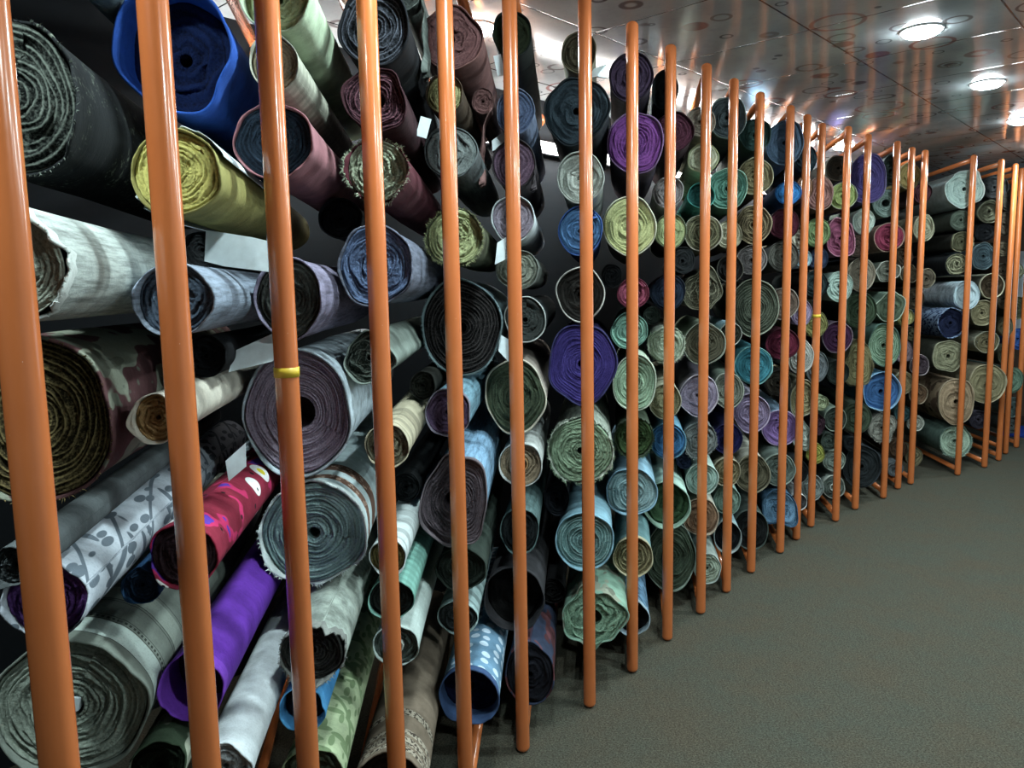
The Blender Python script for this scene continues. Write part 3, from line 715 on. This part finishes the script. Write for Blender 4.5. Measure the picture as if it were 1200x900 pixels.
def make_roll(q, label):
    o = q['o']; rg = random.Random(int(q['px'] * 7 + q['py'] * 131)); nrg = np.random.default_rng(int(q['px'] + 60) * 1000 + int(q['py'] + 60))
    big = q['r'] / q['t'] * F
    M = 96 if big > 34 else (72 if big > 22 else 48)
    r, L = q['r'], q['L']; ex_, ey_ = q['rx'] / r, q['ry'] / r
    root = empty('fabric_roll', (q['c'][0], q['c'][1], q['c'][2] - q['ry']), math.atan2(q['a'][1], q['a'][0]) - PI / 2)
    z0 = q['ry']
    tag(root, label, 'fabric roll', 'fabric rolls stacked in the orange rack')
    wob = float(o.get('wob', .02)) * 1.35; ks = [(k, wob * rg.uniform(.3, 1) / (1 + .25 * (k - 2)), rg.uniform(0, 2 * PI)) for k in (2, 3, 4, 5, 7)]
    def shape(th): return 1 + sum(a * np.cos(k * th + p) for k, a, p in ks)
    th0 = rg.uniform(-.6, PI); fuzz = 'fuzz' in o
    fray = float(o.get('fray', .0035)) * (1 if big > 20 else .7)
    c1, c2 = cloth(q['bc']), cloth(o['body2']) if 'body2' in o else scaled(cloth(q['bc']), .42)
    if q['pat'] == 'camo' and 'body2' not in o: c2 = lin('8a9080')
    bmat = body_material(q['pat'], c1, c2)
    # --- outer wrap
    th = th0 + 2 * PI * np.arange(M) / M
    step_ = .012 * np.arange(M) / M
    sf = shape(th)
    nz = nrg.standard_normal(M); nz = (nz + .8 * np.roll(nz, 1) + .8 * np.roll(nz, -1) + .3 * np.roll(nz, 2)) / 1.7
    edge = fray * (nz * (.8 if fuzz or 'fray' in o else .45) + 1.6 * np.cos(2 * th + rg.uniform(0, 6)) + np.cos(5 * th + rg.uniform(0, 6)))
    lw = 1 + (nrg.standard_normal(M) * .016 if fuzz else 0)
    T = min(.0045, r * .05)
    prof = [(L, .90, 0), (L * .75, BODY - .005, 0), (L * .5, BODY, 0), (L * .3, BODY - .006, 0), (.16, BODY, .1), (.075, BODY + .004, .5), (.03, .5 * BODY + .492, .9), (.004, 1.0, 1), (0, 1.0 - .3 * T / r, 1), (.001, 1.0 - T / r, 1), (.03, .985 - T / r, .8), (.12, .95 - T / r, .2)]
    V, UV = [], []
    b1, b2 = rg.uniform(0, 6), rg.uniform(0, 6)
    for k, (s, f, e) in enumerate(prof):
        rad = r * f * sf * (1 + step_ * (1 if k < 8 else .8)) * (1 + .012 * np.cos(3 * th + s * 9 + b1) * (1 - e)) * (lw if e > .8 else 1)
        y = s + edge * e
        V.append(np.stack([rad * np.cos(th) * ex_, y, z0 + rad * np.sin(th) * ey_], 1)); UV.append(np.stack([th * r, np.full(M, s) + (edge * e)], 1))
    Vn = np.concatenate(V); UVn = np.concatenate(UV)
    Fc = []
    for k in range(len(prof) - 1):
        for j in range(M):
            a, b_ = k * M + j, k * M + (j + 1) % M
            Fc.append((a, b_, b_ + M, a + M))
    Fc.append(tuple(range(M))[::-1])
    wrap = mesh_obj('outer_wrap', Vn, Fc, bmat, root, uv=UVn)
    if 'rim' in o:
        b = body_material('plain', cloth(o['rim']), cloth(o['rim'])); wrap.data.materials.append(b)
        mi = np.zeros(len(Fc), dtype=np.int32)
        mi[6 * M:11 * M] = 1
        if big > 50: mi[5 * M:6 * M] = 0
        wrap.data.polygons.foreach_set('material_index', mi)
    # --- wound end: the cut edges of the coiled cloth
    turns = int(o.get('turns', 6)); core = o.get('core', 'open'); rc = {'hollow': .28, 'tight': .05, 'paper': .16, 'tube': .36, 'open': .11}[core] * r
    rin = r * (.985 - T / r); pitch = (rin - rc) / turns; rec = float(o.get('recess', .010 if big > 18 else .006))
    dish = rg.uniform(-.4, 1.0) * .022 * (r / .11)
    per = 4; rows = per * (turns + 1) + 1
    rnd = nrg.uniform(-1, 1, turns + 4); rnd2 = nrg.uniform(0, 6.28, turns + 4); tn = nrg.uniform(.1, 1, turns + 4)
    cols = M + 1; thc = th0 + 2 * PI * np.arange(cols) / M
    shp = shape(thc)
    i = np.arange(-per, rows - per)[:, None] + 0 * thc[None, :]
    p = i / per + (np.arange(cols) / M)[None, :]
    rad0 = np.clip(rc + pitch * p, rc, rin)
    fr = (rad0 - rc) / (rin - rc)
    kk = np.clip(np.floor(i / per).astype(int) + 1, 0, turns + 2)
    # layer index carried along the spiral
    wv = pitch * (.34 * np.sin(2 * thc[None, :] + rnd2[kk]) + .2 * np.sin(5 * thc[None, :] + rnd2[kk] * 2.3)) * np.clip(4 * fr * (1 - fr), 0, 1) + pitch * .15 * nrg.standard_normal(rad0.shape) * (.6 if fuzz else .25) * np.clip(4 * fr * (1 - fr), 0, 1)
    if 'mess' in o: wv = wv * float(o['mess'])
    rad = np.clip(rad0 + wv, rc * .9, rin)
    q4 = (i % per)
    gv = nrg.uniform(.12, .75, turns + 4)[kk]
    groove = np.where(q4 == 0, gv, np.where(q4 == 2, -.2, 0.0))
    g = min(pitch * .8, .007)
    nxt = np.clip(kk + 1, 0, turns + 3)
    w_ = (np.arange(cols) / M)[None, :]
    lay = rnd[kk] * (1 - w_) + rnd[nxt] * w_ * 1.0
    tone = tn[kk] * (1 - w_) + tn[nxt] * w_
    amp = min(pitch * .55, .007)
    y = rec + dish * (1 - fr ** 1.5) * .6 + groove * g * np.clip(6 * fr, 0, 1) + lay * amp + nrg.standard_normal(rad0.shape) * (.0022 if fuzz else .0009) + .6 * amp * np.sin(3 * thc[None, :] + rnd2[kk] * 3.1) * np.clip(3 * fr, 0, 1)
    y = np.where(fr >= .999, rec + .004, y); y = np.maximum(y, -.004 if 'recess' not in o else rec * .5)
    tone = .5 + .5 * tone
    tone = np.where(q4 == 0, tone * (.85 - .6 * gv), np.where(q4 == 2, np.minimum(1, tone + .1), tone * .92))
    if 'lines' in o: tone = np.where(q4 == 2, .55 + .6 * tn[kk], .12)
    rs = 1 + (shp[None, :] - 1) * fr
    exx = 1 + (ex_ - 1) * fr; eyy = 1 + (ey_ - 1) * fr
    X = rad * np.cos(thc)[None, :] * exx * rs; Z = z0 + rad * np.sin(thc)[None, :] * eyy * rs
    Vn = np.stack([X, y, Z], 2).reshape(-1, 3); tone = tone.ravel()
    Fc = [(a * cols + j, a * cols + j + 1, (a + 1) * cols + j + 1, (a + 1) * cols + j) for a in range(rows - 1) for j in range(cols - 1)]
    # inner wall of the core going back
    base_ = len(Vn); dep = .16 if core in ('hollow', 'tube', 'paper') else .05
    ring = []
    for s, f in ((0, 1.0), (dep * .5, .97), (dep, .95)):
        yy = y[0, :-1] + s
        ring.append(np.stack([rc * .98 * f * np.cos(thc[:-1]), yy, z0 + rc * .98 * f * np.sin(thc[:-1])], 1))
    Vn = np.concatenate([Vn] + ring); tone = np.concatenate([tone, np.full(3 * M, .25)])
    for k in range(2):
        for j in range(M):
            a, b_ = base_ + k * M + j, base_ + k * M + (j + 1) % M; Fc.append((a, a + M, b_ + M, b_))
    Fc.append(tuple(base_ + 2 * M + j for j in range(M)))
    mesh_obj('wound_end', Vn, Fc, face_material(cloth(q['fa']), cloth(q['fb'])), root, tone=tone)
    # --- loose threads standing out around the cut edge
    if fuzz or 'fray' in o:
        nb = 420 if fuzz else 200; V, Fc = [], []; j_ = nrg.integers(0, M, nb)
        lip = 8 * M; P_ = np.concatenate([np.zeros((0, 3))] + [np.array([v.co[:] for v in wrap.data.vertices[lip:lip + M]])])
        for j in j_:
            p0 = P_[j]; out_ = np.array([p0[0], 0, p0[2] - z0]); out_ /= np.linalg.norm(out_); tan_ = np.array([-out_[2], 0, out_[0]])
            p0 = p0 * 1.0 + tan_ * nrg.uniform(-.5, .5) * (2 * PI * r / M) - out_ * .001
            dr = out_ * nrg.uniform(.1, 1.0) + tan_ * nrg.uniform(-.9, .9) + np.array([0, -1, 0]) * nrg.uniform(.1, .9); dr /= np.linalg.norm(dr)
            ln_ = nrg.uniform(.3, 1.0) * (.013 if fuzz else .010); w_b = .0009; k0 = len(V); bend = tan_ * nrg.uniform(-.3, .3) * ln_ - np.array([0, 0, .15 * ln_])
            side = np.cross(dr, out_ + .01); side /= max(np.linalg.norm(side), 1e-6)
            V += [p0 - side * w_b, p0 + side * w_b, p0 + dr * ln_ * .55 + side * w_b * .7, p0 + dr * ln_ * .55 - side * w_b * .7, p0 + dr * ln_ + bend]
            Fc += [(k0, k0 + 1, k0 + 2, k0 + 3), (k0 + 3, k0 + 2, k0 + 4)]
        mesh_obj('frayed_threads', V, Fc, plain_material('thread', cloth(o.get('rim', q['fa'])), .9, .1), wrap)
    # --- parts only some rolls show
    ymid = float(y[0].mean())
    if core == 'tube':
        ro, ri = rc * .93, rc * .74; V, Fc = [], []
        for yy, rad_ in ((ymid + .09, ro), (ymid - .012, ro), (ymid - .012, ri), (ymid + .14, ri)):
            for j in range(32): a = 2 * PI * j / 32; V.append((rad_ * math.cos(a), yy, z0 + rad_ * math.sin(a)))
        for k in range(3):
            for j in range(32): a, b_ = k * 32 + j, k * 32 + (j + 1) % 32; Fc.append((a, b_, b_ + 32, a + 32))
        tag(mesh_obj('core_tube', V, Fc, KRAFT if 'brown' in q['desc'] else PALE, root), 'hollow core tube at its centre')
    if core == 'paper':
        w = rc * .8; V = []
        for yy in (ymid - .004, ymid + .10):
            for x, z in ((-w, -w), (w * .7, -w * .6), (w, w * .8), (-w * .5, w)): V.append((x, yy, z0 + z))
        tag(mesh_obj('core_paper', V, [(0, 1, 2, 3), (4, 7, 6, 5), (0, 4, 5, 1), (1, 5, 6, 2), (2, 6, 7, 3), (3, 7, 4, 0)], PAPER, root, False), 'white folded paper in its core')
    for key in ('paper', 'paper2'):
        if key in o:
            a0, a1 = (math.radians(float(v)) for v in o[key].split(':')); V, Fc = [], []
            K = 22; S = 10
            for lay_ in (1.03, 1.045):
                for s in range(S + 1):
                    for k in range(K + 1):
                        a = a0 + (a1 - a0) * k / K; fl = 1 + .10 * (1 - s / S) * (k / K if key == 'paper2' else 1 - k / K)
                        V.append((r * lay_ * fl * math.cos(a), .01 + .012 * math.sin(k * 1.1) * (s == 0) + s / S * .5, z0 + r * lay_ * fl * math.sin(a)))
            n1 = (S + 1) * (K + 1)
            for s in range(S):
                for k in range(K):
                    a = s * (K + 1) + k; Fc.append((a, a + 1, a + K + 2, a + K + 1)); Fc.append((n1 + a, n1 + a + K + 1, n1 + a + K + 2, n1 + a + 1))
            for k in range(K): Fc.append((k, n1 + k, n1 + k + 1, k + 1)); a = S * (K + 1) + k; Fc.append((a, a + 1, n1 + a + 1, n1 + a))
            for s in range(S):
                a = s * (K + 1); Fc.append((a, a + K + 1, n1 + a + K + 1, n1 + a)); a += K; Fc.append((a, n1 + a, n1 + a + K + 1, a + K + 1))
            tag(mesh_obj('paper_wrap', V, Fc, PAPER, root), 'white paper wrapping')
    if 'flap' in o:
        a0, ln = o['flap'].split(':'); a0, ln = math.radians(float(a0)), float(ln)
        K, S = 16, 14; ang = a0 - PI / 2; x, z = r * .99 * math.cos(a0) * ex_, r * .99 * math.sin(a0) * ey_
        pts = [(x, z)]; ds = ln / K
        for k in range(K):
            tgt = -PI / 2
            dlt = (tgt - ang + PI) % (2 * PI) - PI
            ang += dlt * .25 + .12 * math.sin(k * .9 + a0 * 3)
            x += ds * math.cos(ang); z += ds * math.sin(ang)
            pts.append((x, z))
        V, Fc = [], []
        for sgn in (0, 1):
            for s in range(S + 1):
                for k, (x, z) in enumerate(pts):
                    wv_ = .008 * math.sin(s * .8 + k * .35) * k / K
                    V.append((x + wv_ + sgn * .0025, .0 + s / S * .07 - .012 + .012 * math.sin(k * .7 + a0) * (1 - s / S) + .003 * nrg.standard_normal() * (s == 0), z0 + z + wv_ * .5))
        n1 = (S + 1) * (K + 1)
        for s in range(S):
            for k in range(K):
                a = s * (K + 1) + k; Fc.append((a, a + 1, a + K + 2, a + K + 1)); Fc.append((n1 + a, n1 + a + K + 1, n1 + a + K + 2, n1 + a + 1))
        for k in range(K): Fc.append((k, n1 + k, n1 + k + 1, k + 1)); a = S * (K + 1) + k; Fc.append((a, a + 1, n1 + a + 1, n1 + a))
        for s in range(S):
            a = s * (K + 1); Fc.append((a, a + K + 1, n1 + a + K + 1, n1 + a)); a += K; Fc.append((a, n1 + a, n1 + a + K + 1, a + K + 1))
        uvf = [(v[0] * 1.0 + v[2], v[1]) for v in V]
        mesh_obj('loose_flap', V, Fc, bmat, wrap, uv=uvf)
    if 'tag' in o:
        dx, dy, w, h, rot = {'1': (15, 158, 13, 23, -.3), '2': (-15, 38, 9, 24, .2)}[o['tag']]
        sc = q['t'] / F; V = []
        for yy in (-.022, -.0205):
            for x, z in ((-w / 2, -h / 2), (w / 2, -h / 2), (w / 2, h / 2), (-w / 2, h / 2)):
                V.append(((dx + x * math.cos(rot) - z * math.sin(rot)) * sc, yy, z0 + (-dy + x * math.sin(rot) + z * math.cos(rot)) * sc))
        tag(mesh_obj('price_tag', V, [(0, 1, 2, 3), (7, 6, 5, 4), (0, 4, 5, 1), (1, 5, 6, 2), (2, 6, 7, 3), (3, 7, 4, 0)], PAPER, root, False), 'white card price tag')
    return root

# which post each roll shows behind, and its rank down that column (counted in the photograph)
cols_ = {}
for q in R_:
    r = ray(q['px'], q['py']); best = min(range(len(posts)), key=lambda k: abs(project((posts[k][0], posts[k][1], CAM_H + r[2] * posts[k][1] / r[1]))[0] - q['px']))
    q['col'] = best; cols_.setdefault(best, []).append(q)
for c_, qs in cols_.items():
    qs.sort(key=lambda q: q['py'])
    for k, q in enumerate(qs): q['rank'] = k
ROLLS = []
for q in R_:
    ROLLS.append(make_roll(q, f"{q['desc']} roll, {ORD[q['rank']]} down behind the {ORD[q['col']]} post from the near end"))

# ---------------------------------------------------------------- loose paper between the rolls
def sheet(poly, back, label, crumple=0.0):
    cx = sum(p[0] for p in poly) / len(poly); cy = sum(p[1] for p in poly) / len(poly)
    r0 = ray(cx, cy); t0 = surface_depth(r0); a = axis_for(cx); lat = np.array([a[1], -a[0]])
    dep = (r0 * t0)[:2] @ a + back
    W = []
    for px, py in poly:
        r = ray(px, py); W.append(np.array([0, 0, CAM_H]) + r * (dep / (r[:2] @ a)))
    zb = min(w[2] for w in W); cen = sum(W) / len(W); A3 = np.array([a[0], a[1], 0])
    root_loc = np.array([cen[0], cen[1], zb]); rg = random.Random(int(cx))
    V = []
    for s in (0, 1):
        for k, w in enumerate(W): V.append(w - root_loc + A3 * (.0018 * s + (w[2] - zb) * .35 + crumple * rg.uniform(-1, 1)))
    k = len(W)
    V.append(sum(V[:k]) / k - A3 * crumple); V.append(sum(V[k:2 * k]) / k - A3 * crumple)
    Fc = []
    for j in range(k):
        n = (j + 1) % k; Fc += [(2 * k, j, n), (2 * k + 1, k + n, k + j), (j, k + j, k + n, n)]
    ob = mesh_obj('paper_sheet', V, Fc, PAPER, None, False); ob.location = tuple(root_loc)
    tag(ob, label, 'paper', 'loose white paper among the rolls'); return ob
sheet([(236, 268), (292, 277), (330, 286), (318, 319), (262, 312), (238, 306)], .16, 'white paper sheet below the yellow olive roll, above the slate blue denim roll')
sheet([(272, 412), (324, 388), (336, 402), (318, 424), (268, 436)], .2, 'white paper strip behind the yellow taped post, above the large lilac roll')
sheet([(582, 284), (592, 277), (592, 304), (580, 310)], .1, 'narrow white paper beside the pale lime fuzzy roll')
sheet([(584, 392), (598, 400), (596, 424), (584, 412)], .1, 'small white paper peeking out beside the large black roll')
sheet([(262, 542), (284, 522), (287, 548), (268, 564)], .16, 'pale paper showing below the cream paper-wrapped roll')
sheet([(576, 164), (590, 152), (591, 170), (577, 177)], .20, 'tiny white paper corner above the plum grey roll')
sheet([(688, 92), (696, 78), (711, 74), (706, 84), (714, 92), (700, 90)], .03, 'crumpled white plastic scrap on top of the midnight teal roll', .012)

mp = at_height(1193, 507, 0); V, Fc = [], []
tt, nn_ = float(mp[:2] @ U), float(mp[:2] @ N)
V = []; Fc = []; addbox(V, Fc, tt - .25, tt + .35, nn_ - .5, nn_ + .12, 0, .012); addbox(V, Fc, tt - .21, tt + .31, nn_ - .46, nn_ + .08, .012, .016)
tag(mesh_obj('floor_mat', V, Fc, plain_material('blue_mat', lin('1c3c94'), .8, .2), None, False), 'blue mat on the floor past the far end of the rack', 'mat')

# ---------------------------------------------------------------- ceiling lights
LIT = NT('lamp_diffuser'); LIT.base(lin('f4f8fa'), .4, .3)
LIT.p.inputs['Emission Color'].default_value = (.86, .96, 1, 1); LIT.p.inputs['Emission Strength'].default_value = LAMP
RIM = plain_material('white_trim', lin('d0d4d6'), .4, .4)
def lathe(prof, seg=40):
    V, Fc = [], []
    for rad, z in prof:
        for j in range(seg): a = 2 * PI * j / seg; V.append((rad * math.cos(a), rad * math.sin(a), z))
    for k in range(len(prof) - 1):
        for j in range(seg): a, b_ = k * seg + j, k * seg + (j + 1) % seg; Fc.append((a, b_, b_ + seg, a + seg))
    Fc.append(tuple(range((len(prof) - 1) * seg, len(prof) * seg)))
    return V, Fc
def downlight(p, label, power, group):
    root = empty('downlight', (p[0], p[1], CEIL)); tag(root, label, 'ceiling light', group)
    v, f = lathe([(.074, .004), (.078, -.002), (.076, -.005), (.072, -.006), (.069, -.003)]); mesh_obj('trim_ring', v, f, RIM, root)
    v, f = lathe([(.070, -.004), (.064, -.014), (.050, -.022), (.025, -.027), (.004, -.028)]); mesh_obj('diffuser', v, f, LIT.m, root)
    ld = bpy.data.lights.new('lamp', 'AREA'); ld.shape = 'DISK'; ld.size = .12; ld.energy = power; ld.color = (.80, .97, .98)
    lo = bpy.data.objects.new('lamp', ld); C.objects.link(lo); lo.parent = root; lo.location = (0, 0, -.035)
    return root
s3 = [at_height(1080, 35, CEIL)[:2], at_height(1157, 97, CEIL)[:2], at_height(1197, 140, CEIL)[:2]]
stepv = (s3[2] - s3[0]) / 2
AI = ['round white ceiling light over the aisle, the largest one in view', 'round white ceiling light over the aisle, middle of the three in view', 'round white ceiling light over the aisle, smallest and last of the three']
for k in range(3): downlight(s3[k], AI[k], P_AISLE, 'round lights over the aisle')
for k in (-1, -2, -3): downlight(s3[0] + stepv * k, f'round white ceiling light over the aisle, {ORD[-k - 1]} one out of view before the largest', P_AISLE, 'round lights over the aisle')
for k in (1,): downlight(s3[2] + stepv * k, 'round white ceiling light at the far end of the aisle', P_AISLE, 'round lights over the aisle')
for k in (-2, -1, 0, 1): downlight(s3[0] + stepv * k - N * 1.5, f'added fill light, out of view far across the aisle, {ORD[k + 2]} of its line', P_FILL, 'added fill lights across the aisle')  # unseen row, added as frontal fill for the roll ends
RK = [((585, 22), 'round ceiling light above the rack, half hidden behind the dark green roll'), ((765, 95), 'round ceiling light above the rack between the eighth and ninth posts'),
      ((900, 140), 'round ceiling light above the rack beside the bottle green roll'), ((1010, 168), 'round ceiling light above the rack over the large indigo roll')]
for (px, py), lab in RK: downlight(at_height(px, py, CEIL)[:2] + N * .12, lab, P_RACK, 'round lights above the rack')

TUBE = NT('tube_glow'); TUBE.base(lin('f0f4f8'), .4, .3)
TUBE.p.inputs['Emission Color'].default_value = (1, .95, .90, 1); TUBE.p.inputs['Emission Strength'].default_value = TUBES
for k, t in enumerate((1.75, 3.15, 4.55, 5.95)):  # tubes added as a guessed source, to brighten the ceiling over the rack
    c = room(t, N1); root = empty('added_tube_light', (c[0], c[1], 2.12), math.radians(47.5))
    tag(root, f'added tube light, guessed source on the wall behind the rolls, {ORD[k]} from the near end', 'added wall light', 'added tube lights behind the rack')
    def bar(y0, y1, z0_, z1_, hl):
        return [(x, y, z) for z in (z0_, z1_) for x, y in ((-hl, y0), (hl, y0), (hl, y1), (-hl, y1))], [(0, 3, 2, 1), (4, 5, 6, 7), (0, 1, 5, 4), (1, 2, 6, 5), (2, 3, 7, 6), (3, 0, 4, 7)]
    v, f = bar(-.035, -.001, -.03, .03, .56); mesh_obj('batten', v, f, RIM, root, False)
    v, f = tube([(-.52, -.065, 0), (.52, -.065, 0)], .016, 14); mesh_obj('tube', v, f, TUBE.m, root)
    for sx in (-1, 1):
        v, f = bar(-.085, -.035, -.022, .022, .018); mesh_obj('end_cap', [(x + sx * .54, y, z) for x, y, z in v], f, RIM, root, False)
w = bpy.data.worlds.new('world'); bpy.context.scene.world = w; w.use_nodes = True
w.node_tree.nodes['Background'].inputs[0].default_value = (.5, .6, .7, 1); w.node_tree.nodes['Background'].inputs[1].default_value = 0.0
